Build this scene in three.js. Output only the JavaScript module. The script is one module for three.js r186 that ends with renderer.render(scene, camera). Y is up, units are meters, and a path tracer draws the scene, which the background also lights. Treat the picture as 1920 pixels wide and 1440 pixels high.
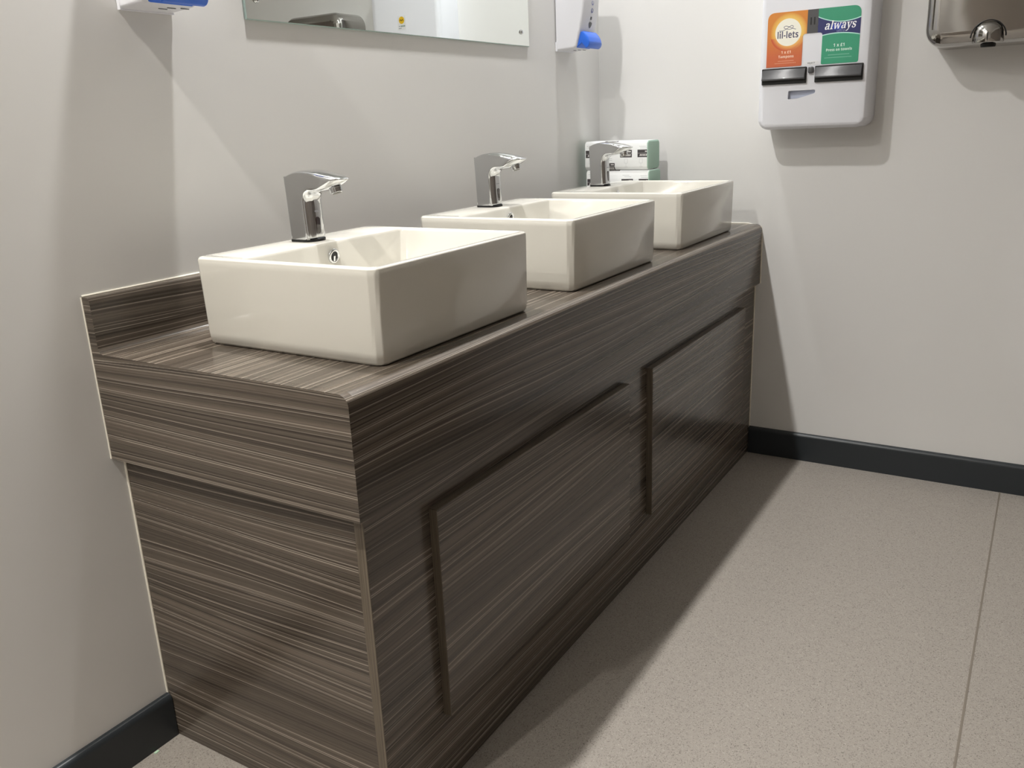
import * as THREE from 'three';
import { RoundedBoxGeometry } from 'three/addons/geometries/RoundedBoxGeometry.js';
import { mergeGeometries, toCreasedNormals } from 'three/addons/utils/BufferGeometryUtils.js';
import { RectAreaLightUniformsLib } from 'three/addons/lights/RectAreaLightUniformsLib.js';
import { Brush, Evaluator, SUBTRACTION } from 'three-bvh-csg';

// ------------------------------------------------------------------ camera, exposure, lamps
const scene = new THREE.Scene();
scene.background = new THREE.Color(0x000000);
const camera = new THREE.PerspectiveCamera(48.245, 1920 / 1440, 0.02, 30);
camera.position.set(-0.7739, 1.0653, 1.2801);
camera.up.set(0.26912, 0.95577, -0.11866);
camera.lookAt(-0.7739 + 0.809538, 1.0653 - 0.291228, 1.2801 - 0.509739);
const renderer = new THREE.WebGLRenderer();
renderer.toneMapping = THREE.LinearToneMapping;
renderer.toneMappingExposure = 1.27;
renderer.shadowMap.enabled = true;
RectAreaLightUniformsLib.init();

const CEIL = 2.4, L = 1.8613, X0 = -3.0, ZF = 2.7;
const LAMP_X = [-1.88, -0.73, 0.42, 1.57], LAMP_Z = 0.19;
const LAMP_POWER = [7, 7, 5.6, 2.6];                                // candela
const LAMP_COLOR = [[1, 0.965, 0.90], [1, 0.965, 0.90], [1, 0.985, 0.965], [0.985, 1, 1.0]].map(c => new THREE.Color(...c));

// ------------------------------------------------------------------ helpers
let seed = 12345;
const rnd = () => { seed = (seed * 1664525 + 1013904223) >>> 0; return seed / 4294967296; };
const counts = {};
function numbered(name) {
  const k = counts[name] = (counts[name] ?? -1) + 1;
  return k ? `${name}_${String(k).padStart(3, '0')}` : name;
}
function tag(o, label, category, group) {
  o.userData = { label, category };
  if (group) o.userData.group = group;
  return o;
}
function thing(name, label, category, pos = [0, 0, 0], group) {
  const g = new THREE.Group(); g.name = numbered(name); g.position.set(...pos); scene.add(g);
  return tag(g, label, category, group);
}
function part(name, geo, mat, parent, label) {
  const m = new THREE.Mesh(geo, mat); m.name = name; m.castShadow = m.receiveShadow = true; parent.add(m);
  if (label) m.userData.label = label;
  return m;
}
function struct(name, geo, mat) {
  const m = part(name, geo, mat, scene); m.userData.kind = 'structure'; return m;
}
const box = (x0, x1, y0, y1, z0, z1) => new THREE.BoxGeometry(x1 - x0, y1 - y0, z1 - z0).translate((x0 + x1) / 2, (y0 + y1) / 2, (z0 + z1) / 2);
const rbox = (x0, x1, y0, y1, z0, z1, r = 0.001, s = 2) => new RoundedBoxGeometry(x1 - x0, y1 - y0, z1 - z0, s, r).translate((x0 + x1) / 2, (y0 + y1) / 2, (z0 + z1) / 2);
// uv in metres; grain(axis of the face normal) -> axis index that u follows
function metricUV(geo, grainFor, offU = 0, offV = 0) {
  const g = geo.index ? geo.toNonIndexed() : geo;
  const p = g.attributes.position, uv = new Float32Array(p.count * 2);
  const a = new THREE.Vector3(), b = new THREE.Vector3(), c = new THREE.Vector3();
  for (let i = 0; i < p.count; i += 3) {
    a.fromBufferAttribute(p, i); b.fromBufferAttribute(p, i + 1); c.fromBufferAttribute(p, i + 2);
    const n = b.clone().sub(a).cross(c.clone().sub(a));
    const ab = [Math.abs(n.x), Math.abs(n.y), Math.abs(n.z)];
    const ax = ab[0] >= ab[1] && ab[0] >= ab[2] ? 0 : ab[1] >= ab[2] ? 1 : 2;
    const gu = grainFor[ax], gv = 3 - ax - gu;
    for (let k = 0; k < 3; k++) {
      const q = [p.getX(i + k), p.getY(i + k), p.getZ(i + k)];
      uv[(i + k) * 2] = q[gu] + offU; uv[(i + k) * 2 + 1] = q[gv] + offV;
    }
  }
  g.setAttribute('uv', new THREE.BufferAttribute(uv, 2));
  return g;
}
function roundRect(x0, y0, x1, y1, r) {
  const [a, b, c, d] = Array.isArray(r) ? r : [r, r, r, r];       // bl, br, tr, tl
  const s = new THREE.Shape();
  s.moveTo(x0 + a, y0); s.lineTo(x1 - b, y0);
  if (b) s.absarc(x1 - b, y0 + b, b, -Math.PI / 2, 0);
  s.lineTo(x1, y1 - c); if (c) s.absarc(x1 - c, y1 - c, c, 0, Math.PI / 2);
  s.lineTo(x0 + d, y1); if (d) s.absarc(x0 + d, y1 - d, d, Math.PI / 2, Math.PI);
  s.lineTo(x0, y0 + a); if (a) s.absarc(x0 + a, y0 + a, a, Math.PI, Math.PI * 1.5);
  return s;
}
// shape drawn in (z, y), carried along -x from xFront-back: returns solid between xa (far, +x) and xb (near, -x)
function alongX(shape, xa, xb, opt = {}) {
  const bev = opt.bevel ?? 0;
  const g = new THREE.ExtrudeGeometry(shape, { depth: xa - xb - (opt.oneSide ? bev : 2 * bev), bevelEnabled: bev > 0, bevelThickness: bev, bevelSize: opt.size ?? bev, bevelOffset: -(opt.size ?? bev), bevelSegments: opt.seg ?? 4, curveSegments: opt.curve ?? 10 });
  g.rotateY(-Math.PI / 2);
  g.translate(opt.oneSide ? xa : xa - bev, 0, 0);
  return g;
}
function dataTexture(w, h, fn, srgb = true, wrap = true) {
  const d = new Uint8Array(w * h * 4); fn(d);
  const t = new THREE.DataTexture(d, w, h); t.magFilter = THREE.LinearFilter; t.minFilter = THREE.LinearMipmapLinearFilter; t.generateMipmaps = true;
  if (srgb) t.colorSpace = THREE.SRGBColorSpace;
  if (wrap) t.wrapS = t.wrapT = THREE.RepeatWrapping;
  t.needsUpdate = true; return t;
}
function canvasTexture(w, h, draw) {
  const c = document.createElement('canvas'); c.width = w; c.height = h; draw(c.getContext('2d'), w, h);
  const t = new THREE.CanvasTexture(c); t.colorSpace = THREE.SRGBColorSpace; return t;
}
// periodic value noise in 1-D
function noise1(n, period) {
  const t = Array.from({ length: period }, () => rnd());
  return (x) => { const f = ((x / n * period) % period + period) % period, i = Math.floor(f), u = f - i, s = u * u * (3 - 2 * u); return t[i] * (1 - s) + t[(i + 1) % period] * s; };
}

// ------------------------------------------------------------------ materials
const WU = 1024, WV = 2048, WOOD_U = 1.9, WOOD_V = 0.72;
const woodMap = dataTexture(WU, WV, (d) => {
  const o = [noise1(WV, 14), noise1(WV, 46), noise1(WV, 150), noise1(WV, 420), noise1(WV, 1000)];
  const light = new Float32Array(WV), dark = new Float32Array(WV), ph = new Float32Array(WV), fr = new Float32Array(WV), cut = new Float32Array(WV);
  for (let i = 0; i < 100; i++) {                                   // pale fine lines
    const c = rnd() * WV, w = 0.75 + rnd() * 0.6, k = 0.42 + rnd() * 0.58, p = rnd() * 6.28, f = 1 + Math.floor(rnd() * 2), ct = rnd() < 0.55 ? -2 : -0.8 + rnd() * 0.8;
    for (let j = -6; j <= 6; j++) { const q = Math.floor((c + j + WV) % WV), a = k * Math.exp(-((Math.floor(c) + j - c) ** 2) / (w * w)); if (a > light[q]) { light[q] = a; ph[q] = p; fr[q] = f; cut[q] = ct; } }
  }
  for (let i = 0; i < 150; i++) {                                   // dark pores
    const c = rnd() * WV, w = 1.5 + rnd() * 4, k = 0.25 + rnd() * 0.6;
    for (let j = -12; j <= 12; j++) { const q = Math.floor((c + j + WV) % WV); dark[q] = Math.max(dark[q], k * Math.exp(-(j * j) / (w * w))); }
  }
  const rowsPh = Array.from({ length: WV }, () => rnd() * WU);
  const fine = Array.from({ length: 64 }, () => noise1(WU, 90 + Math.floor(rnd() * 80)));
  const tau = Math.PI * 2 / WU;
  for (let y = 0; y < WV; y++) for (let x = 0; x < WU; x++) {
    const wv = y + 16 * Math.sin(x * tau + y * 0.0061359 * 2) + 4 * Math.sin(2 * x * tau + 1.3 + y * 0.0030680 * 3);
    const v = ((wv % WV) + WV) % WV, i0 = Math.floor(v), u = v - i0, i1 = (i0 + 1) % WV;
    let t = 0.22 * o[0](v) + 0.22 * o[1](v) + 0.28 * o[2](v) + 0.30 * o[3](v) + 0.18 * o[4](v) - 0.6;
    t += (fine[y & 63](x + rowsPh[y]) - 0.5) * 0.22;
    const m = Math.sin(x * tau * (fr[i0] || 1) + ph[i0]);
    const vis = Math.max(0, Math.min(1, (m - cut[i0]) * 4));
    const li = (light[i0] * (1 - u) + light[i1] * u) * vis;
    const da = dark[i0] * (1 - u) + dark[i1] * u;
    let r = 92 + 56 * t - 36 * da, g = 83 + 52 * t - 34 * da, b = 74 + 48 * t - 32 * da;
    r += (208 - r) * li; g += (197 - g) * li; b += (183 - b) * li;
    const k = (y * WU + x) * 4;
    d[k] = Math.max(18, r); d[k + 1] = Math.max(16, g); d[k + 2] = Math.max(14, b); d[k + 3] = 255;
  }
});
woodMap.repeat.set(1 / WOOD_U, 1 / WOOD_V); woodMap.anisotropy = 8;
const M = {};
M.wood = new THREE.MeshStandardMaterial({ map: woodMap, roughness: 0.22 });
const edgeMap = dataTexture(256, 64, (d) => {                          // edging tape: paler, long fine streaks along u
  const col = Array.from({ length: 64 }, () => rnd()), f = Array.from({ length: 64 }, () => noise1(256, 9)), ph = Array.from({ length: 64 }, () => rnd() * 256);
  for (let y = 0; y < 64; y++) for (let x = 0; x < 256; x++) { const t = col[y] * 0.7 + f[y](x + ph[y]) * 0.5 - 0.6, k = (y * 256 + x) * 4; d[k] = 104 + t * 58; d[k + 1] = 94 + t * 54; d[k + 2] = 81 + t * 48; d[k + 3] = 255; }
});
edgeMap.repeat.set(1 / 0.35, 1 / 0.022);
M.edge = new THREE.MeshStandardMaterial({ map: edgeMap, roughness: 0.4 });
const FS = 1024;
const floorMap = dataTexture(FS, FS, (d) => {
  const a = new Float32Array(FS * FS);
  for (let i = 0; i < FS * FS; i++) a[i] = (rnd() - 0.5) * 0.16;
  for (let i = 0; i < 52000; i++) {
    const x = Math.floor(rnd() * FS), y = Math.floor(rnd() * FS), th = rnd() * 3.14, n = 1 + Math.floor(rnd() * 4), k = rnd() < 0.66 ? -(0.2 + rnd() * 0.55) : 0.15 + rnd() * 0.2;
    for (let j = 0; j < n; j++) { const q = ((y + Math.round(j * Math.sin(th)) + FS) % FS) * FS + (x + Math.round(j * Math.cos(th)) + FS) % FS; a[q] += k; }
  }
  for (let i = 0; i < FS * FS; i++) {
    const t = Math.max(-1, Math.min(0.6, a[i]));
    d[i * 4] = 160 + t * 92; d[i * 4 + 1] = 153 + t * 91; d[i * 4 + 2] = 145 + t * 90; d[i * 4 + 3] = 255;
  }
});
floorMap.repeat.set(1 / 0.72, 1 / 0.72); floorMap.anisotropy = 8;
M.floor = new THREE.MeshStandardMaterial({ map: floorMap, roughness: 0.62 });
const wallBump = dataTexture(512, 512, (d) => {
  for (let i = 0; i < 512 * 512; i++) { const v = 118 + rnd() * 20; d[i * 4] = d[i * 4 + 1] = d[i * 4 + 2] = v; d[i * 4 + 3] = 255; }
}, false);
wallBump.repeat.set(3, 3);
M.wall = new THREE.MeshStandardMaterial({ color: 0xe6e5e3, roughness: 0.42, bumpMap: wallBump, bumpScale: 0.00012 });
M.ceiling = new THREE.MeshStandardMaterial({ color: 0xf0efec, roughness: 0.9 });
M.caulk = new THREE.MeshStandardMaterial({ color: 0xece6d8, roughness: 0.4 });
M.skirting = new THREE.MeshStandardMaterial({ color: 0x2a2f33, roughness: 0.38 });
M.seam = new THREE.MeshStandardMaterial({ color: 0x80776c, roughness: 0.6 });
M.darkDoor = new THREE.MeshStandardMaterial({ color: 0x857c74, roughness: 0.5 });
M.ceramic = new THREE.MeshPhysicalMaterial({ color: 0xdad7ce, roughness: 0.12, clearcoat: 0.4, clearcoatRoughness: 0.05 });
M.chrome = new THREE.MeshStandardMaterial({ color: 0xd6d8da, metalness: 1, roughness: 0.06 });
M.darkChrome = new THREE.MeshStandardMaterial({ color: 0x2c2c2e, metalness: 0.6, roughness: 0.25 });
M.sensor = new THREE.MeshPhysicalMaterial({ color: 0x1c060c, roughness: 0.12, clearcoat: 1 });
M.black = new THREE.MeshStandardMaterial({ color: 0x0c0c0d, roughness: 0.5 });
M.mesh = new THREE.MeshStandardMaterial({ color: 0x77746c, metalness: 0.6, roughness: 0.4 });
M.whitePlastic = new THREE.MeshPhysicalMaterial({ color: 0xe9eaf0, roughness: 0.3 });
M.greyPlastic = new THREE.MeshStandardMaterial({ color: 0x9a9aa0, roughness: 0.45 });
M.coin = new THREE.MeshStandardMaterial({ color: 0xb4bacb, roughness: 0.4 });
M.darkPlastic = new THREE.MeshPhysicalMaterial({ color: 0x4a4a4d, roughness: 0.3, clearcoat: 0.4 });
M.bluePlastic = new THREE.MeshPhysicalMaterial({ color: 0x2f6fe4, roughness: 0.3 });
M.inkGrey = new THREE.MeshStandardMaterial({ color: 0x66686a, roughness: 0.5 });
M.inkBlue = new THREE.MeshStandardMaterial({ color: 0x8a92c4, roughness: 0.5 });
M.steel = new THREE.MeshStandardMaterial({ color: 0xb3b1ae, metalness: 1, roughness: 0.1 });
M.mirror = new THREE.MeshStandardMaterial({ color: 0xeef2f0, metalness: 1, roughness: 0.0 });
M.glassEdge = new THREE.MeshPhysicalMaterial({ color: 0xb9cfca, roughness: 0.08 });
M.towel = new THREE.MeshStandardMaterial({ color: 0xb2cfc0, roughness: 0.95 });
M.scrap = new THREE.MeshStandardMaterial({ color: 0xc2e0c4, roughness: 0.8 });
M.lampTrim = new THREE.MeshStandardMaterial({ color: 0xf2f2f0, roughness: 0.5 });
M.lampFace = new THREE.MeshStandardMaterial({ color: 0xffffff, emissive: 0xfff6e8, emissiveIntensity: 12, roughness: 0.6 });

// ------------------------------------------------------------------ the room
const T = 0.1;
struct('floor', metricUV(box(X0 - T, L + T, -T, 0, -T, ZF + T), [2, 0, 0]), M.floor);
struct('ceiling', box(X0 - T, L + T, CEIL, CEIL + T, -T, ZF + T), M.ceiling);
struct('wall_back', metricUV(box(X0 - T, L + T, 0, CEIL, -T, 0), [1, 0, 0]), M.wall);
struct('wall_right', metricUV(box(L, L + T, 0, CEIL, 0, ZF), [2, 2, 0]), M.wall);
struct('wall_left', metricUV(box(X0 - T, X0, 0, CEIL, 0, ZF), [2, 2, 0]), M.wall);
struct('wall_front', metricUV(box(X0 - T, L + T, 0, CEIL, ZF, ZF + T), [1, 0, 0]), M.wall);
struct('door_6', rbox(X0 + 0.002, X0 + 0.04, 0.01, 2.06, 0.2, 1.2, 0.004), M.darkDoor);
struct('door_7', rbox(L - 0.04, L - 0.002, 0.01, 2.06, 1.72, 2.62, 0.004), M.darkDoor);
// cubicle doors along the wall behind the camera
for (let i = 0; i < 5; i++) struct(`door_${i + 1}`, rbox(X0 + 0.05 + i * 0.95, X0 + 0.05 + i * 0.95 + 0.935, 0.12, 2.1, ZF - 0.04, ZF - 0.002, 0.004), M.darkDoor);
function skirting(len) {                                            // shape in (outwards, y), top edge eased
  const s = new THREE.Shape();
  s.moveTo(0, 0); s.lineTo(0.012, 0); s.lineTo(0.012, 0.077); s.quadraticCurveTo(0.0115, 0.0845, 0.005, 0.0875); s.lineTo(0, 0.0886); s.lineTo(0, 0);
  return new THREE.ExtrudeGeometry(s, { depth: len, bevelEnabled: false, curveSegments: 6 });
}
struct('baseboard_back', skirting(0.0215 - X0).rotateY(-Math.PI / 2).translate(0.0215, 0, 0), M.skirting);
struct('baseboard_right', skirting(1.71 - 0.53).rotateY(Math.PI).translate(L, 0, 1.71), M.skirting);
struct('trim_1', box(X0, L - 0.012, 0.0, 0.0006, 1.2535, 1.2575), M.seam);

// ------------------------------------------------------------------ vanity: postformed worktop on its cabinet
const H = 0.74, HU = 0.8311, TU = 0.0197, D = 0.5433, HA = 0.5589, XR = L - 0.002;
function topProfile(inset = 0, solid = false) {
  const s = new THREE.Shape(), zb = 0.0015, f = D - inset, h = H - inset;
  s.moveTo(zb, HA); s.lineTo(zb, HU - inset); s.lineTo(TU - 0.009, HU - inset);
  s.quadraticCurveTo(TU - inset, HU - inset, TU - inset, HU - 0.010);
  s.lineTo(TU - inset, h + 0.012); s.quadraticCurveTo(TU - inset, h, TU + 0.012, h);
  s.lineTo(f - 0.017, h); s.absarc(f - 0.017, h - 0.017, 0.017, Math.PI / 2, 0, true);
  s.lineTo(f, HA);
  if (!solid) { s.lineTo(f - 0.014, HA); s.lineTo(f - 0.014, H - 0.036); s.lineTo(zb, H - 0.036); }
  s.lineTo(zb, HA + (solid ? 0 : 0.1423));
  return s;
}
{
  const t = thing('worktop', 'long dark zebra-grain worktop with raised back edge under three basins', 'worktop');
  const s = topProfile();
  // the shape begins under the slab when it is not solid
  const sh = new THREE.Shape(); { const pts = s.getPoints(10).filter((p, i) => i > 0); sh.setFromPoints(pts); }
  let g = alongX(sh, XR, 0.0135, { curve: 10 });
  g = metricUV(toCreasedNormals(g, 0.6), [2, 0, 0], 0.0, 0.13);
  // unroll v along the profile so the lines follow the roundings
  const p = g.attributes.position, uv = g.attributes.uv;
  for (let i = 0; i < p.count; i++) uv.setXY(i, p.getX(i), p.getZ(i) - p.getY(i) * 0.97 + 0.3);
  part('top', g, M.wood, t);
  const e = alongX(topProfile(0.0001, true), 0.0135, 0, { curve: 10 });
  const eg = metricUV(toCreasedNormals(e, 0.6), [2, 2, 0], 0.37, 0.21), ep = eg.attributes.position, eu = eg.attributes.uv;
  for (let i = 0; i < ep.count; i += 3) if (Math.abs(ep.getX(i) - ep.getX(i + 1)) + Math.abs(ep.getX(i) - ep.getX(i + 2)) > 1e-4) for (let k = i; k < i + 3; k++) eu.setXY(k, ep.getX(k), ep.getZ(k) - ep.getY(k) * 0.97 + 0.3);
  part('end_panel', eg, M.wood, t);
}
const DB = 0.5279, XS = 0.0222;
{
  const t = thing('vanity_cabinet', 'dark zebra-grain boxed-in cabinet with two raised access panels under worktop', 'cabinet');
  part('front_panel', metricUV(rbox(XS, XR, 0.0005, 0.7, DB - 0.018, DB, 0.0008), [1, 0, 0], 0.55, 0.02), M.wood, t);
  part('side_panel', metricUV(rbox(XS + 0.0006, XS + 0.0186, 0.0005, 0.7, 0.0015, DB - 0.0182, 0.0006), [2, 2, 0], 1.1, 0.33), M.wood, t);
  part('edge_band', metricUV(box(XS - 0.0006, XS + 0.0001, 0.0005, HA - 0.0005, DB - 0.0178, DB - 0.0004), [1, 0, 0]), M.edge, t, 'paler vertical edging strip');
  for (const [x0, x1, o] of [[0.1667, 0.8777, 0.2], [1.0082, 1.7196, 0.9]]) {
    const pa = part('access_panel', metricUV(rbox(x0, x1, 0.1379, 0.5086, DB + 0.0003, DB + 0.0161, 0.001), [1, 0, 0], o, o * 0.37 + 0.11), M.wood, t);
    part('edge_band', metricUV(box(x0 - 0.0006, x0 + 0.0001, 0.1383, 0.5082, DB + 0.0006, DB + 0.0156), [1, 0, 0], o), M.edge, pa, 'paler edging strip');
    part('edge_band', metricUV(box(x0 + 0.0004, x1 - 0.0004, 0.5085, 0.5092, DB + 0.0006, DB + 0.0156), [1, 0, 0], o), M.edge, pa, 'paler edging strip');
  }
}
function bead(n, pts, r = 0.0022) {
  const c = new THREE.CurvePath(); for (let i = 1; i < pts.length; i++) c.add(new THREE.LineCurve3(new THREE.Vector3(...pts[i - 1]), new THREE.Vector3(...pts[i])));
  struct(`trim_${n}`, new THREE.TubeGeometry(c, Math.max(2, (pts.length - 1) * 4), r, 6), M.caulk);
}
bead(2, [[0, HU + 0.0006, 0.0008], [L - 0.001, HU + 0.0006, 0.0008]]);
bead(3, [[-0.0003, HA, 0.0008], [-0.0003, HU, 0.0008]], 0.0013);
bead(4, [[XS - 0.0003, 0.089, 0.0008], [XS - 0.0003, HA, 0.0008]], 0.0022);
bead(5, [[L - 0.001, H + 0.001, TU], [L - 0.001, H + 0.001, D - 0.017], [L - 0.001, H - 0.004, D - 0.004], [L - 0.001, H - 0.017, D + 0.001], [L - 0.001, HA, D + 0.001]], 0.0022);
bead(6, [[L - 0.001, 0.089, DB + 0.0012], [L - 0.001, HA, DB + 0.0012]], 0.0022);

// ------------------------------------------------------------------ basins
function ring(cx, cz, hx, hz, r, y, n = 7) {
  const a = [];
  for (const [sx, sz, t0] of [[1, 1, 0], [-1, 1, Math.PI / 2], [-1, -1, Math.PI], [1, -1, Math.PI * 1.5]])
    for (let i = 0; i <= n; i++) { const t = t0 + i / n * Math.PI / 2; a.push(new THREE.Vector3(cx + sx * (hx - r) + r * Math.cos(t), y, cz + sz * (hz - r) + r * Math.sin(t))); }
  return a;
}
function loft(rings, capA = true, capB = true, flip = false) {
  const n = rings[0].length, pos = [], idx = [];
  for (const r of rings) for (const v of r) pos.push(v.x, v.y, v.z);
  const tri = (a, b, c) => flip ? idx.push(a, c, b) : idx.push(a, b, c);
  for (let k = 0; k + 1 < rings.length; k++) for (let i = 0; i < n; i++) {
    const a = k * n + i, b = k * n + (i + 1) % n, c = a + n, d = b + n;
    tri(a, c, b); tri(b, c, d);
  }
  const cap = (k, up) => { const c = rings[k].reduce((s, v) => s.add(v), new THREE.Vector3()).multiplyScalar(1 / n); pos.push(c.x, c.y, c.z); const m = pos.length / 3 - 1; for (let i = 0; i < n; i++) { const a = k * n + i, b = k * n + (i + 1) % n; up ? tri(a, m, b) : tri(a, b, m); } };
  if (capA) cap(0, false); if (capB) cap(rings.length - 1, true);
  const g = new THREE.BufferGeometry(); g.setAttribute('position', new THREE.Float32BufferAttribute(pos, 3)); g.setIndex(idx);
  g.computeVertexNormals(); return g;
}
const BW = 0.4192, BH = 0.1424, BZ0 = 0.1294, BZ1 = 0.5035;
const bowlZ0 = 0.226, bowlZ1 = BZ1 - 0.013;
function makeBasin(label) {
  const t = thing('wash_basin', label, 'basin', [0, H, 0], undefined);
  const hx = BW / 2, hz = (BZ1 - BZ0) / 2, cz = (BZ0 + BZ1) / 2, R = [];
  const o = (inset, y, r = 0.016) => R.push(ring(0, cz, hx - inset, hz - inset, r, y));
  o(0.009, 0.0008, 0.012); o(0.0055, 0.0015); o(0.0035, 0.0045); o(0.0025, 0.009);
  o(0.0018, 0.02); o(0.0008, 0.07); o(0, BH - 0.014); o(0, BH - 0.007);
  for (const a of [0.25, 0.5, 0.75, 1]) o(0.006 * (1 - Math.cos(a * Math.PI / 2)), BH - 0.006 + 0.006 * Math.sin(a * Math.PI / 2), 0.015);
  o(0.0075, BH, 0.014);
  const bc = (bowlZ0 + bowlZ1) / 2, bz = (bowlZ1 - bowlZ0) / 2, bx = hx - 0.013;
  const b = (ix, iz, y, r = 0.012) => R.push(ring(0, bc, bx - ix, bz - iz, r, y));
  b(-0.0045, -0.0045, BH, 0.014); b(-0.003, -0.003, BH - 0.0004, 0.013); b(-0.0012, -0.0012, BH - 0.0022); b(0, 0, BH - 0.006);
  b(0.002, 0.002, BH - 0.012); b(0.017, 0.013, 0.06, 0.016); b(0.024, 0.018, 0.042, 0.022); b(0.034, 0.028, 0.034, 0.03); b(0.06, 0.05, 0.030, 0.04);
  R.push(ring(0, bc, 0.03, 0.03, 0.029, 0.027));
  let g = loft(R, true, true);
  part('bowl', toCreasedNormals(g, 0.9), M.ceramic, t);
  const ov = part('overflow_ring', new THREE.TorusGeometry(0.0105, 0.0026, 10, 28), M.chrome, t);
  const ovz = bowlZ0 + 0.0062; ov.position.set(0, 0.117, ovz + 0.0008); ov.rotation.x = 0.16;
  part('overflow_hole', new THREE.CylinderGeometry(0.0092, 0.0092, 0.0012, 24).rotateX(Math.PI / 2).translate(0, 0, -0.0002), M.black, ov);
  part('overflow_bar', rbox(-0.0022, 0.0022, -0.009, 0.001, -0.0004, 0.0022, 0.0008), M.chrome, ov);
  const dr = part('drain', new THREE.LatheGeometry([[0, 0.004], [0.012, 0.004], [0.022, 0.002], [0.029, 0.001], [0.03, 0]].map(a => new THREE.Vector2(...a)), 28), M.chrome, t);
  dr.position.set(0, 0.0272, bc);
  return t;
}

// ------------------------------------------------------------------ sensor taps
function tapBody() {
  // profile points [z, y, rx, rn]: rx = how far the rounding reaches across the width, rn = how deep it cuts
  const W = 0.0225, P = [];
  const add = (z, y, rx, rn) => P.push([z, y, rx, rn]);
  add(0.1585, 0.004, 0.003, 0.002); add(0.1575, 0.04, 0.003, 0.002); add(0.1562, 0.08, 0.003, 0.002); add(0.1550, 0.1085, 0.003, 0.002);
  add(0.158, 0.1105, 0.006, 0.0015); add(0.166, 0.1145, 0.008, 0.002); add(0.178, 0.1182, 0.010, 0.0028); add(0.192, 0.1202, 0.013, 0.004); add(0.206, 0.1203, 0.015, 0.006); add(0.222, 0.1190, 0.017, 0.007); add(0.238, 0.1165, 0.018, 0.007); add(0.254, 0.1132, 0.016, 0.005); add(0.266, 0.1102, 0.014, 0.003);
  add(0.276, 0.1068, 0.010, 0.0015); add(0.2785, 0.1048, 0.008, 0.001);
  add(0.276, 0.1022, 0.008, 0.001); add(0.266, 0.0965, 0.010, 0.0015); add(0.254, 0.0915, 0.012, 0.0025); add(0.242, 0.0875, 0.014, 0.004); add(0.230, 0.0850, 0.016, 0.006);
  add(0.218, 0.0834, 0.018, 0.008); add(0.211, 0.0817, 0.018, 0.010); add(0.2058, 0.0780, 0.018, 0.011); add(0.2036, 0.0730, 0.018, 0.012); add(0.2030, 0.064, 0.0185, 0.013);
  add(0.2036, 0.045, 0.0185, 0.013); add(0.2046, 0.02, 0.0185, 0.013); add(0.2054, 0.004, 0.0185, 0.013);
  const Q = [];                                                       // finer profile: Catmull-Rom through the points
  for (let i = 0; i + 1 < P.length; i++) for (let k = 0; k < 3; k++) {
    const u = k / 3, a = P[Math.max(0, i - 1)], b = P[i], c = P[i + 1], d = P[Math.min(P.length - 1, i + 2)];
    Q.push(b.map((_, j) => j > 1 ? b[j] + (c[j] - b[j]) * u : 0.5 * (2 * b[j] + (c[j] - a[j]) * u + (2 * a[j] - 5 * b[j] + 4 * c[j] - d[j]) * u * u + (3 * b[j] - a[j] - 3 * c[j] + d[j]) * u * u * u)));
  }
  Q.push(P[P.length - 1]); P.splice(0, P.length, ...Q);
  const n = P.length, nor = P.map((p, i) => {
    const a = P[Math.max(0, i - 1)], b = P[Math.min(n - 1, i + 1)], dz = b[0] - a[0], dy = b[1] - a[1], l = Math.hypot(dz, dy);
    return [dy / l, -dz / l];                                        // inward (profile runs clockwise seen from -x)
  });
  const xs = []; for (let k = 0; k <= 56; k++) xs.push(-W * Math.cos(k / 56 * Math.PI));
  const rows = xs.map((x) => P.map((p, i) => {
    const u = Math.max(0, (Math.abs(x) - (W - p[2])) / p[2]), ins = p[3] * (1 - Math.sqrt(Math.max(0, 1 - u * u)));
    const z = p[0] + nor[i][0] * ins, q = 0.16 + 0.84 * Math.sqrt(Math.max(0, 1 - (Math.abs(x) / W) ** 2.4));
    return new THREE.Vector3(x, p[1] + nor[i][1] * ins, z > 0.226 ? 0.226 + (z - 0.226) * q : z);   // nose rounded in plan
  }));
  for (const r of rows) { r[0].y = 0.004; r[n - 1].y = 0.004; }
  const pos = [], idx = [];
  for (const r of rows) for (const v of r) pos.push(v.x, v.y, v.z);
  for (let k = 0; k + 1 < rows.length; k++) for (let i = 0; i < n; i++) { const j = (i + 1) % n, a = k * n + i, b = k * n + j, c = a + n, d = b + n; idx.push(a, c, b, b, c, d); }
  const g = new THREE.BufferGeometry(); g.setAttribute('position', new THREE.Float32BufferAttribute(pos, 3)); g.setIndex(idx); g.computeVertexNormals();
  const side = [g.toNonIndexed()];
  for (const k of [0, rows.length - 1]) {
    const q = [], pts = rows[k].map(v => new THREE.Vector2(v.z, v.y));
    for (const f of THREE.ShapeUtils.triangulateShape(pts, [])) for (const i of k ? [f[0], f[2], f[1]] : f) q.push(rows[k][i].x, rows[k][i].y, rows[k][i].z);
    const c = new THREE.BufferGeometry(); c.setAttribute('position', new THREE.Float32BufferAttribute(q, 3));
    c.setAttribute('normal', new THREE.Float32BufferAttribute(q.map((_, i) => i % 3 ? 0 : k ? 1 : -1), 3)); side.push(c);
  }
  return mergeGeometries(side);
}
const TAP = tapBody();
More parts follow.
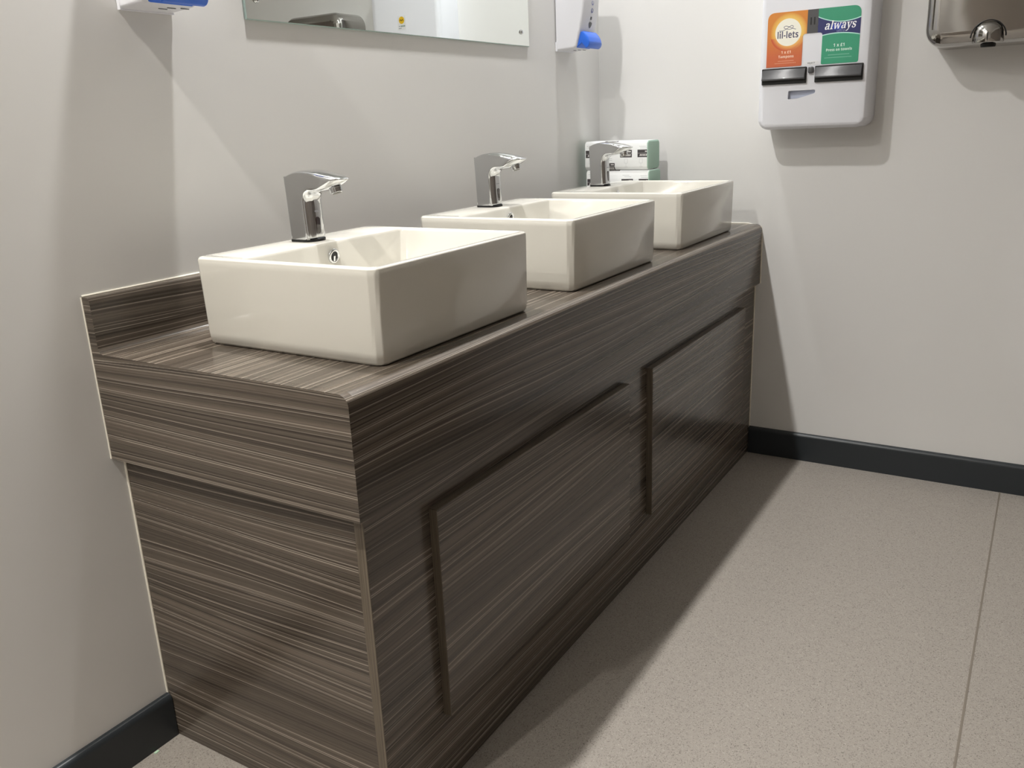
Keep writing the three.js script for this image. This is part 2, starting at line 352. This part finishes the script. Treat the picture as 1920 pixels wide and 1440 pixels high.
function makeTap(label) {
  const t = thing('sensor_tap', label, 'tap', [0, 0, 0]);
  part('tap_body', TAP, M.chrome, t);
  part('base_ring', alongYPlate(roundRect(-0.0235, 0.157, 0.0235, 0.2075, [0.004, 0.004, 0.02, 0.02]), 0.0003, 0.0042), M.darkChrome, t, 'thin dark base gasket');
  const ae = part('aerator', new THREE.LatheGeometry([[0.0, 0.0], [0.0078, 0.0], [0.0082, 0.0006], [0.0096, 0.0006], [0.0104, 0.0012], [0.0106, 0.007], [0.0112, 0.0075], [0.0112, 0.016], [0, 0.016]].map(a => new THREE.Vector2(...a)), 32), M.chrome, t);
  ae.position.set(0, 0.0815, 0.2545); ae.rotation.x = -0.28;
  part('aerator_mesh', new THREE.CylinderGeometry(0.0076, 0.0076, 0.0008, 24).translate(0, -0.0002, 0), M.mesh, ae);
  const sh = roundRect(-0.0042, 0.0135, 0.0042, 0.041, 0.0042);
  const sw = part('sensor_window', new THREE.ExtrudeGeometry(sh, { depth: 0.0012, bevelEnabled: true, bevelThickness: 0.0004, bevelSize: 0.0004, bevelSegments: 2, curveSegments: 8 }), M.sensor, t, 'dark red oval sensor window');
  sw.position.set(0, 0, 0.2035); sw.rotation.x = 0.0;
  const mk = part('engraved_mark', rbox(-0.0045, 0.0045, 0.050, 0.0525, 0.2032, 0.2044, 0.0003), M.greyPlastic, t);
  return t;
}
function alongYPlate(shape, y0, y1) {                               // shape in (x, z)
  const g = new THREE.ExtrudeGeometry(shape, { depth: y1 - y0, bevelEnabled: false, curveSegments: 10 });
  return g.rotateX(Math.PI / 2).translate(0, y1, 0);
}
{
  const xs = [0.1186, 0.7034, 1.2837].map(x => x + BW / 2);
  const bl = ['white rectangular countertop basin nearest the upstand end, largest in view', 'white rectangular countertop basin in the middle of the row of three', 'white rectangular countertop basin at the far end beside the paper towels'];
  const tl = ['chrome sensor tap on the nearest basin with its sensor window in full view', 'chrome sensor tap on the middle basin of the row of three', 'chrome sensor tap on the far basin in front of the paper towel packs'];
  const b0 = makeBasin(bl[0]), t0 = makeTap(tl[0]);
  xs.forEach((x, i) => {
    let b = b0, t = t0;
    if (i) { b = b0.clone(); b.name = numbered('wash_basin'); scene.add(b); tag(b, bl[i], 'basin'); t = t0.clone(); t.name = numbered('sensor_tap'); scene.add(t); tag(t, tl[i], 'tap'); }
    b.position.set(x, H, 0); t.position.set(x, H + BH, 0);
    b.userData.group = 'countertop basins in a row'; t.userData.group = 'sensor taps on the basins';
  });
}

// ------------------------------------------------------------------ wall mirror
{
  const t = thing('wall_mirror', 'frameless rectangular wall mirror with chrome screw caps above the basins', 'mirror', [0, 0, 0]);
  const x0 = 0.405, x1 = 1.4155, y0 = 1.2632, y1 = 1.87;
  part('glass_edge', rbox(x0, x1, y0, y1, 0.0004, 0.0056, 0.0012), M.glassEdge, t, 'pale green polished glass edge');
  part('mirror_face', box(x0 + 0.0016, x1 - 0.0016, y0 + 0.0016, y1 - 0.0016, 0.0054, 0.0061), M.mirror, t);
  const cap = new THREE.LatheGeometry([[0, 0.0055], [0.003, 0.0052], [0.0052, 0.004], [0.006, 0.002], [0.006, 0]].map(a => new THREE.Vector2(...a)), 24).rotateX(Math.PI / 2);
  for (const x of [x0 + 0.0285 + 0.0, x1 - 0.043]) for (const y of [1.2985, y1 - 0.035]) part('screw_cap', cap, M.chrome, t).position.set(x, y, 0.0061);
}

// ------------------------------------------------------------------ soap dispensers
function makeDispenser(label) {
  const t = thing('soap_dispenser', label, 'soap dispenser', [0, 0, 0]);
  const s = new THREE.Shape();
  s.moveTo(0.001, 0); s.lineTo(0.058, 0.0035); s.quadraticCurveTo(0.066, 0.004, 0.069, 0.012);
  s.bezierCurveTo(0.078, 0.04, 0.094, 0.09, 0.096, 0.135); s.bezierCurveTo(0.097, 0.19, 0.092, 0.235, 0.078, 0.245); s.lineTo(0.001, 0.250); s.lineTo(0.001, 0);
  part('casing', toCreasedNormals(alongX(s, 0.1, 0, { bevel: 0.008, size: 0.006, curve: 14, seg: 5 }), 0.5), M.whitePlastic, t);
  part('back_plate', rbox(-0.0008, 0.1008, -0.0015, 0.024, 0.0006, 0.0075, 0.001), M.whitePlastic, t);
  const l = new THREE.Shape();
  l.moveTo(0.062, 0.006); l.lineTo(0.0665, 0.0045); l.lineTo(0.082, 0.016); l.lineTo(0.094, 0.0015); l.quadraticCurveTo(0.104, 0.002, 0.1065, 0.014); l.quadraticCurveTo(0.105, 0.033, 0.087, 0.0475); l.lineTo(0.078, 0.046); l.lineTo(0.062, 0.006);
  part('push_lever', toCreasedNormals(alongX(l, 0.092, 0.008, { bevel: 0.004, size: 0.003, curve: 10, seg: 4 }), 0.4), M.bluePlastic, t, 'blue push lever');
  const mark = (shape, y, z, rx, mat) => { const m = part('printed_mark', new THREE.ExtrudeGeometry(shape, { depth: 0.0008, bevelEnabled: false, curveSegments: 10 }), mat, t); m.position.set(0.056, y, z); m.rotation.x = rx; };
  const sh = new THREE.Shape(); sh.moveTo(0, -0.0085); sh.quadraticCurveTo(0.008, -0.002, 0.0085, 0.005); sh.quadraticCurveTo(0.004, 0.0085, 0, 0.0085); sh.quadraticCurveTo(-0.004, 0.0085, -0.0085, 0.005); sh.quadraticCurveTo(-0.008, -0.002, 0, -0.0085);
  mark(sh, 0.066, 0.0858, 0.2, M.inkGrey);
  mark(roundRect(-0.0035, -0.004, 0.0035, 0.004, 0.0006), 0.084, 0.0895, 0.16, M.inkGrey);
  for (const [y, z, rx] of [[0.104, 0.0929, 0.13], [0.124, 0.0948, 0.07]]) {
    const d = new THREE.Shape(); d.absarc(0, 0, 0.0062, 0, Math.PI * 2); const h = new THREE.Path(); h.absarc(0.001, 0.0012, 0.0042, 0, Math.PI * 2); d.holes.push(h);
    mark(d, y, z, rx, M.inkBlue);
  }
  const slot = rbox(-0.008, 0.008, -0.0006, 0.0005, -0.001, 0.001, 0.0003);
  for (const [x, y, z] of [[0.066, 0.0022, 0.045], [0.058, 0.0016, 0.034], [0.088, 0.0024, 0.05]]) part('underside_slot', slot, M.inkGrey, t).position.set(x, y, z);
  return t;
}
{
  const a = makeDispenser('white soap dispenser left of the mirror, only its underside in view'); a.position.set(0.1485, 1.2605, 0);
  const b = a.clone(); b.name = numbered('soap_dispenser'); scene.add(b);
  tag(b, 'white soap dispenser with blue lever right of the mirror by the corner', 'soap dispenser'); b.position.set(1.5735, 1.2595, 0);
  a.userData.group = b.userData.group = 'wall soap dispensers beside the mirror';
}

// ------------------------------------------------------------------ sanitary vending machine
{
  const t = thing('vending_machine', 'white wall dispenser with orange and green labels and two dark push bars', 'vending machine', [0, 0, 0]);
  const xf = L - 0.115, z0 = 0.546, z1 = 0.838, y0 = 1.016, y1 = 1.62;
  let body = alongX(roundRect(z0, y0, z1, y1, 0.03), L - 0.001, xf, { bevel: 0.02, size: 0.016, oneSide: true, seg: 7, curve: 10 });
  const hole = new THREE.Shape(); hole.moveTo(0.6325, 1.0955); hole.lineTo(0.652, 1.0955); hole.lineTo(0.698, 1.1075); hole.quadraticCurveTo(0.702, 1.109, 0.702, 1.113); hole.quadraticCurveTo(0.702, 1.1175, 0.698, 1.1175); hole.lineTo(0.6335, 1.1175); hole.quadraticCurveTo(0.6305, 1.1175, 0.6305, 1.1145); hole.lineTo(0.6295, 1.0985); hole.quadraticCurveTo(0.6295, 1.0955, 0.6325, 1.0955);
  const ev = new Evaluator(); ev.useGroups = false; ev.attributes = ['position', 'normal', 'uv'];
  const A = new Brush(toCreasedNormals(body, 0.5)), B = new Brush(alongX(hole, xf + 0.014, xf - 0.02));
  A.updateMatrixWorld(); B.updateMatrixWorld();
  part('casing', ev.evaluate(A, B, SUBTRACTION).geometry, M.whitePlastic, t);
  part('coin_return', alongX(roundRect(0.632, 1.097, 0.7, 1.1165, 0.001), xf + 0.0139, xf + 0.0125), M.coin, t);
  const flat = (name, shape, mat, th = 0.0008, label) => part(name, alongX(shape, xf + 0.0002, xf - th, { curve: 12 }), mat, t, label);
  // flat print: uv over the plate
  const plateUV = (m, za, zb, ya, yb) => { const p = m.geometry.attributes.position, uv = m.geometry.attributes.uv; for (let i = 0; i < p.count; i++) uv.setXY(i, (p.getZ(i) - za) / (zb - za), (p.getY(i) - ya) / (yb - ya)); };
  const oz0 = 0.567, oz1 = 0.672, gz0 = 0.700, gz1 = 0.807, yb = 1.1805, yt = 1.3195, tabY = 1.2605;
  const orange = canvasTexture(420, 556, (c, w, h) => {
    const gr = c.createLinearGradient(0, 0, 0, h); gr.addColorStop(0, '#dc8a34'); gr.addColorStop(0.45, '#d8843a'); gr.addColorStop(0.8, '#cf6a40'); gr.addColorStop(1, '#cc6842'); c.fillStyle = gr; c.fillRect(0, 0, w, h);
    c.fillStyle = '#dd8f38'; c.beginPath(); c.ellipse(w * 0.5, h * 0.37, w * 0.42, h * 0.32, 0, 0, 7); c.fill();
    c.fillStyle = '#cc5a34'; c.beginPath(); c.ellipse(w * 0.5, h * 0.40, w * 0.42, h * 0.31, 0, 0.2, 2.9); c.fill();
    for (let i = 0; i < 14; i++) { c.globalAlpha = 0.10; c.fillStyle = '#ffe27a'; c.beginPath(); c.ellipse(w * (0.55 + i * 0.001), h * 0.36, w * (0.46 - i * 0.011), h * (0.345 - i * 0.0083), 0, 0, 7); c.fill(); }
    c.globalAlpha = 1; c.fillStyle = '#fbf8ea'; c.beginPath(); c.ellipse(w * 0.53, h * 0.37, w * 0.33, h * 0.25, 0, 0, 7); c.fill();
    c.strokeStyle = '#54536e'; c.lineWidth = 5; c.beginPath(); c.moveTo(w * 0.30, h * 0.335); c.bezierCurveTo(w * 0.42, h * 0.36, w * 0.52, h * 0.28, w * 0.60, h * 0.255); c.bezierCurveTo(w * 0.68, h * 0.245, w * 0.66, h * 0.31, w * 0.58, h * 0.318); c.bezierCurveTo(w * 0.50, h * 0.325, w * 0.38, h * 0.29, w * 0.43, h * 0.262); c.bezierCurveTo(w * 0.50, h * 0.235, w * 0.58, h * 0.30, w * 0.72, h * 0.325); c.stroke();
    c.fillStyle = '#4f4e66'; c.textAlign = 'center'; c.font = 'bold 84px sans-serif'; c.save(); c.translate(w * 0.52, h * 0.475); c.scale(0.98, 1.1); c.fillText('lil-lets', 0, 0, w * 0.56); c.restore();
    c.fillStyle = '#f8dcc8'; c.font = 'bold 40px sans-serif'; c.fillText('1 x £1', w * 0.50, h * 0.755); c.font = 'bold 38px sans-serif'; c.fillText('Tampons', w * 0.50, h * 0.835);
    c.globalAlpha = 0.55; for (const [a, b, y] of [[0.3, 0.68, 0.885], [0.22, 0.76, 0.925]]) for (let x = a; x < b; x += 0.034) c.fillRect(w * x, h * y, w * 0.024, 7);
  });
  const green = canvasTexture(428, 556, (c, w, h) => {
    c.fillStyle = '#3a9c78'; c.fillRect(0, 0, w, h);
    const band = (d, col) => { c.fillStyle = col; c.beginPath(); c.moveTo(0, h * (0.155 - d)); c.quadraticCurveTo(w * 0.5, h * (0.345 - d), w, h * (0.215 - d)); c.lineTo(w, h * (0.50 + d)); c.quadraticCurveTo(w * 0.5, h * (0.40 + d), 0, h * (0.49 + d)); c.fill(); };
    band(0.018, '#c4f0e6'); band(0, '#2b3168');
    for (let i = 0; i < 10; i++) { c.globalAlpha = 0.09; c.fillStyle = '#2f55e0'; c.beginPath(); c.ellipse(w * 0.46, h * 0.34, w * (0.22 - i * 0.012), h * (0.075 - i * 0.004), 0, 0, 7); c.fill(); }
    c.globalAlpha = 1; c.fillStyle = '#ffffff'; c.textAlign = 'center'; c.font = 'italic bold 112px serif'; c.fillText('always', w * 0.52, h * 0.385, w * 0.74);
    c.fillStyle = '#9aa2d0'; c.font = 'italic 36px serif'; c.fillText('ultra', w * 0.54, h * 0.44);
    c.fillStyle = '#dff3ea'; c.font = 'bold 44px sans-serif'; c.fillText('1 x £1', w * 0.53, h * 0.70); c.font = 'bold 37px sans-serif'; c.fillText('Press on towels', w * 0.53, h * 0.775, w * 0.62);
    c.globalAlpha = 0.5; for (const [a, b, y] of [[0.28, 0.76, 0.835], [0.20, 0.84, 0.885]]) for (let x = a; x < b; x += 0.034) c.fillRect(w * x, h * y, w * 0.024, 7);
  });
  const os = new THREE.Shape(); os.moveTo(oz0, yb); os.lineTo(0.658, yb); os.quadraticCurveTo(0.662, yb, 0.662, yb + 0.004); os.lineTo(0.662, tabY - 0.008); os.quadraticCurveTo(0.662, tabY, 0.670, tabY); os.lineTo(oz1, tabY); os.lineTo(oz1, yt); os.lineTo(oz0 + 0.02, yt); os.quadraticCurveTo(oz0, yt, oz0, yt - 0.02); os.lineTo(oz0, yb);
  plateUV(flat('orange_label', os, new THREE.MeshStandardMaterial({ map: orange, roughness: 0.35 }), 0.0008, 'orange printed label'), oz0, oz1, yb, yt);
  const gs = new THREE.Shape(); gs.moveTo(0.7165, yb); gs.lineTo(gz1 - 0.006, yb); gs.quadraticCurveTo(gz1, yb, gz1, yb + 0.006); gs.lineTo(gz1, yt - 0.02); gs.quadraticCurveTo(gz1, yt, gz1 - 0.02, yt); gs.lineTo(gz0, yt); gs.lineTo(gz0, tabY); gs.lineTo(0.704, tabY); gs.quadraticCurveTo(0.7125, tabY, 0.7125, tabY - 0.008); gs.lineTo(0.7125, yb + 0.004); gs.quadraticCurveTo(0.7125, yb, 0.7165, yb);
  plateUV(flat('green_label', gs, new THREE.MeshStandardMaterial({ map: green, roughness: 0.35 }), 0.0008, 'green and navy printed label'), gz0, gz1, yb, yt);
  const cp = flat('coin_panel', roundRect(oz1 + 0.0002, tabY, gz0 - 0.0002, yt, 0), M.darkPlastic, 0.0008, 'dark grey coin slot panel');
  for (const z of [0.6815, 0.6905]) part('coin_slot', alongX(roundRect(z - 0.0018, 1.2815, z + 0.0018, 1.3, 0.0008), xf, xf - 0.0014), M.black, cp);
  const rej = canvasTexture(256, 64, (c, w, h) => { c.fillStyle = '#e6e6e8'; c.fillRect(0, 0, w, h); c.fillStyle = '#77787c'; c.font = 'bold 40px sans-serif'; c.textAlign = 'center'; c.fillText('REJECT', w / 2, 46, 180); });
  plateUV(flat('reject_print', roundRect(0.6685, 1.181, 0.7065, 1.1905, 0), new THREE.MeshStandardMaterial({ map: rej, roughness: 0.35 }), 0.0004), 0.6685, 0.7065, 1.181, 1.1905);
  // push bars: recessed dark frame and a sloped bar
  const bar = (za, zb, ya, yc) => {
    const f = part('push_bar', alongX(roundRect(za, ya, zb, yc, 0.002), xf + 0.0002, xf - 0.006, { bevel: 0.001, oneSide: true, seg: 2 }), M.black, t, 'dark grey push bar');
    const s = new THREE.Shape(); s.moveTo(xf - 0.003, ya + 0.011); s.lineTo(xf - 0.016, ya + 0.0105); s.quadraticCurveTo(xf - 0.0185, ya + 0.012, xf - 0.0165, ya + 0.016); s.lineTo(xf - 0.008, yc - 0.004); s.quadraticCurveTo(xf - 0.006, yc - 0.003, xf - 0.003, yc - 0.003); s.lineTo(xf - 0.003, ya + 0.011);
    part('bar_face', toCreasedNormals(new THREE.ExtrudeGeometry(s, { depth: zb - za - 0.008, bevelEnabled: true, bevelThickness: 0.002, bevelSize: 0.0015, bevelOffset: -0.0015, bevelSegments: 2, curveSegments: 5 }).translate(0, 0, za + 0.004), 0.5), M.darkPlastic, f);
  };
  bar(0.5575, 0.677, 1.1355, 1.1775); bar(0.6995, 0.8215, 1.1355, 1.1775);
  part('reject_button', toCreasedNormals(alongX(roundRect(0.6815, 1.1595, 0.6955, 1.1765, 0.004), xf + 0.0002, xf - 0.008, { bevel: 0.003, oneSide: true }), 0.5), M.darkPlastic, t, 'small dark reject button');
  const st = canvasTexture(128, 160, (c, w, h) => { c.fillStyle = '#e6e6e8'; c.fillRect(0, 0, w, h); c.fillStyle = '#e9bd2c'; c.beginPath(); c.arc(w / 2, 50, 42, 0, 7); c.fill(); c.strokeStyle = '#6b5410'; c.lineWidth = 9; c.beginPath(); c.moveTo(38, 58); c.lineTo(52, 42); c.lineTo(66, 58); c.lineTo(80, 42); c.lineTo(92, 58); c.stroke(); c.fillStyle = '#5d7a72'; for (let i = 0; i < 4; i++) c.fillRect(16 + i * 17, 110, 12, 15); c.fillStyle = '#a6abb2'; c.fillRect(86, 112, 26, 10); c.fillRect(70, 136, 44, 10); });
  plateUV(flat('round_sticker', roundRect(0.685, 1.386, 0.721, 1.431, 0.002), new THREE.MeshStandardMaterial({ map: st, roughness: 0.35 }), 0.0004, 'small yellow round sticker'), 0.685, 0.721, 1.386, 1.431);
}

// ------------------------------------------------------------------ hand dryer
{
  const t = thing('hand_dryer', 'polished steel hand dryer with round nozzle on the right wall', 'hand dryer', [0, 0, 0]);
  const z0 = 0.963, z1 = 1.247, y0 = 1.2, y1 = 1.47, xf = L - 0.14;
  part('casing', toCreasedNormals(alongX(roundRect(z0, y0, z1, y1, 0.045), L - 0.001, xf, { bevel: 0.03, size: 0.03, oneSide: true, seg: 9, curve: 14 }), 0.5), M.steel, t);
  part('nozzle_gasket', new THREE.TorusGeometry(0.0375, 0.0016, 10, 40, Math.PI).rotateY(-Math.PI / 2).translate(xf - 0.0005, 1.216, 1.105), M.black, t);
  const nz = part('nozzle', new THREE.LatheGeometry([[0.03, -0.014], [0.0345, -0.012], [0.035, 0.0], [0.0345, 0.012], [0.031, 0.022], [0.024, 0.030], [0.013, 0.0345], [0, 0.036]].map(a => new THREE.Vector2(...a)), 40), M.steel, t);
  nz.position.set(xf + 0.014, 1.217, 1.105);
  part('nozzle_seam', new THREE.TorusGeometry(0.0352, 0.0011, 8, 24, Math.PI * 0.62).rotateZ(Math.PI * 0.5), M.black, nz);
  part('air_outlet', new THREE.CylinderGeometry(0.018, 0.016, 0.008, 28).translate(xf + 0.03, 1.1985, 1.105), M.black, t);
}

// ------------------------------------------------------------------ paper towel packs
{
  const wrap = canvasTexture(1024, 768, (c, w, h) => {
    c.fillStyle = '#eef0f0'; c.fillRect(0, 0, w, h);
    const logo = (x, y, ww, hh) => { c.fillStyle = '#3b3738'; c.fillRect(x, y, ww, hh); c.fillStyle = '#d8d6d4'; c.fillRect(x, y + hh * 0.45, ww, 3); for (let i = 0; i < 6; i++) { c.beginPath(); const a = x + ww * (0.17 + i * 0.125); c.moveTo(a, y + hh * 0.84); c.lineTo(a + ww * 0.04, y + hh * 0.58); c.lineTo(a + ww * 0.12, y + hh * 0.58); c.lineTo(a + ww * 0.08, y + hh * 0.84); c.fill(); } c.fillRect(x + ww * 0.62, y + hh * 0.16, ww * 0.3, hh * 0.14); };
    // lower 55 % of the sheet is the front face, the rest the top (canvas y runs down, v runs up)
    const F = h * 0.45;
    logo(20, F + 130, 190, 110); logo(590, F + 130, 190, 110); logo(870, F + 130, 190, 110); logo(330, F + 320, 170, 100); logo(330, F - 70, 220, 62);
    c.strokeStyle = '#c3c6c8'; c.lineWidth = 3;
    for (const x of [70, 660, 900]) { c.strokeRect(x, F + 262, 50, 62); c.beginPath(); c.moveTo(x + 25, F + 324); c.lineTo(x + 25, F + 370); c.moveTo(x, F + 376); c.lineTo(x + 50, F + 376); c.stroke(); }
    c.fillStyle = '#c9cccd'; for (const [x, y] of [[40, 60], [60, 84], [610, 70], [640, 94], [900, 80], [910, 104], [350, 250], [350, 275]]) c.fillRect(x, F + y, 110, 8);
    c.fillStyle = '#b9bcbe'; c.fillRect(560, F - 180, 150, 14); c.fillRect(760, F - 150, 180, 10);
  });
  const mWrap = new THREE.MeshStandardMaterial({ map: wrap, roughness: 0.55 });
  const w = 0.094, h = 0.0855, z0 = 0.022, z1 = 0.232;
  const prof = (i) => roundRect(i, i, w - i, h - i, 0.013 - i);
  const ex = (s, a, b, bev) => new THREE.ExtrudeGeometry(s, { depth: b - a - 2 * bev, bevelEnabled: bev > 0, bevelThickness: bev, bevelSize: bev, bevelOffset: -bev, bevelSegments: 3, curveSegments: 8 }).translate(0, 0, a + bev);
  const gw = ex(prof(0), z0 + 0.002, z1 - 0.001, 0);
  const p = gw.attributes.position, uv = gw.attributes.uv;
  for (let i = 0; i < p.count; i++) { const x = p.getX(i), y = p.getY(i); uv.setXY(i, (p.getZ(i) - z0) / (z1 - z0), 0.55 * y / h + 0.45 * Math.max(0, x / w)); }
  const gt = ex(prof(0.0008), z0, z1 + 0.0015, 0.003);
  const labels = ['topmost white wrapped pack of green paper towels in the corner stack', 'second pack of green paper towels, directly under the topmost pack', 'lowest pack of green paper towels on the worktop behind far basin'];
  let first;
  [[0, 2], [0.0035, 1], [0.0112, 0]].forEach(([dz, k], i) => {
    let t;
    if (!i) {
      t = first = thing('paper_towel_pack', labels[0], 'paper towels');
      part('wrapper', toCreasedNormals(gw, 0.5), mWrap, t, 'white printed paper wrapper'); part('folded_towels', toCreasedNormals(gt, 0.6), M.towel, t, 'green folded towels');
    } else { t = first.clone(); t.name = numbered('paper_towel_pack'); scene.add(t); tag(t, labels[i], 'paper towels'); }
    t.position.set(1.7075 + i * 0.001, H + 0.0005 + k * 0.0862, dz); t.userData.group = 'stacked paper towel packs';
    if (i === 1) t.scale.set(1, 1, 1);
  });
}

// ------------------------------------------------------------------ small litter
{
  const s = new THREE.Shape(); s.moveTo(-0.005, -0.002); s.lineTo(0.004, -0.003); s.lineTo(0.005, 0.002); s.lineTo(-0.003, 0.003); s.lineTo(-0.005, -0.002);
  const m = part(numbered('paper_scrap'), alongYPlate(s, 0.0002, 0.0014), M.scrap, scene); m.position.set(-0.0305, 0, 0.017);
  tag(m, 'tiny pale green paper scrap on floor by the dark skirting', 'scrap');
}

// ------------------------------------------------------------------ recessed ceiling lamps in a row above the mirror
const LR = 0.045;
LAMP_X.forEach((x, i) => {
  const t = thing('ceiling_lamp', ['round recessed ceiling lamp far left beyond the worktop', 'round recessed ceiling lamp just left of the worktop', 'round recessed ceiling lamp above the nearest basin', 'round recessed ceiling lamp in the corner above the far basin'][i], 'ceiling lamp', [x, CEIL, LAMP_Z], 'ceiling lamps in a row along the wall');
  part('frame', new THREE.LatheGeometry([[LR, -0.0005], [LR, -0.006], [LR + 0.006, -0.007], [LR + 0.016, -0.004], [LR + 0.018, -0.0005]].map(a => new THREE.Vector2(...a)), 40), M.lampTrim, t);
  part('diffuser', new THREE.CylinderGeometry(LR - 0.0005, LR - 0.0005, 0.003, 40).translate(0, -0.0022, 0), M.lampFace, t);
  const l = new THREE.SpotLight(LAMP_COLOR[i], LAMP_POWER[i], 0, 1.42, 0.8, 2);
  l.position.set(0, -0.012, 0); l.target.position.set(0, -1, 0); l.castShadow = true; l.shadow.radius = 1.5; l.shadow.mapSize.set(2048, 2048); l.shadow.bias = -0.0005;
  t.add(l); t.add(l.target);
});

renderer.render(scene, camera);
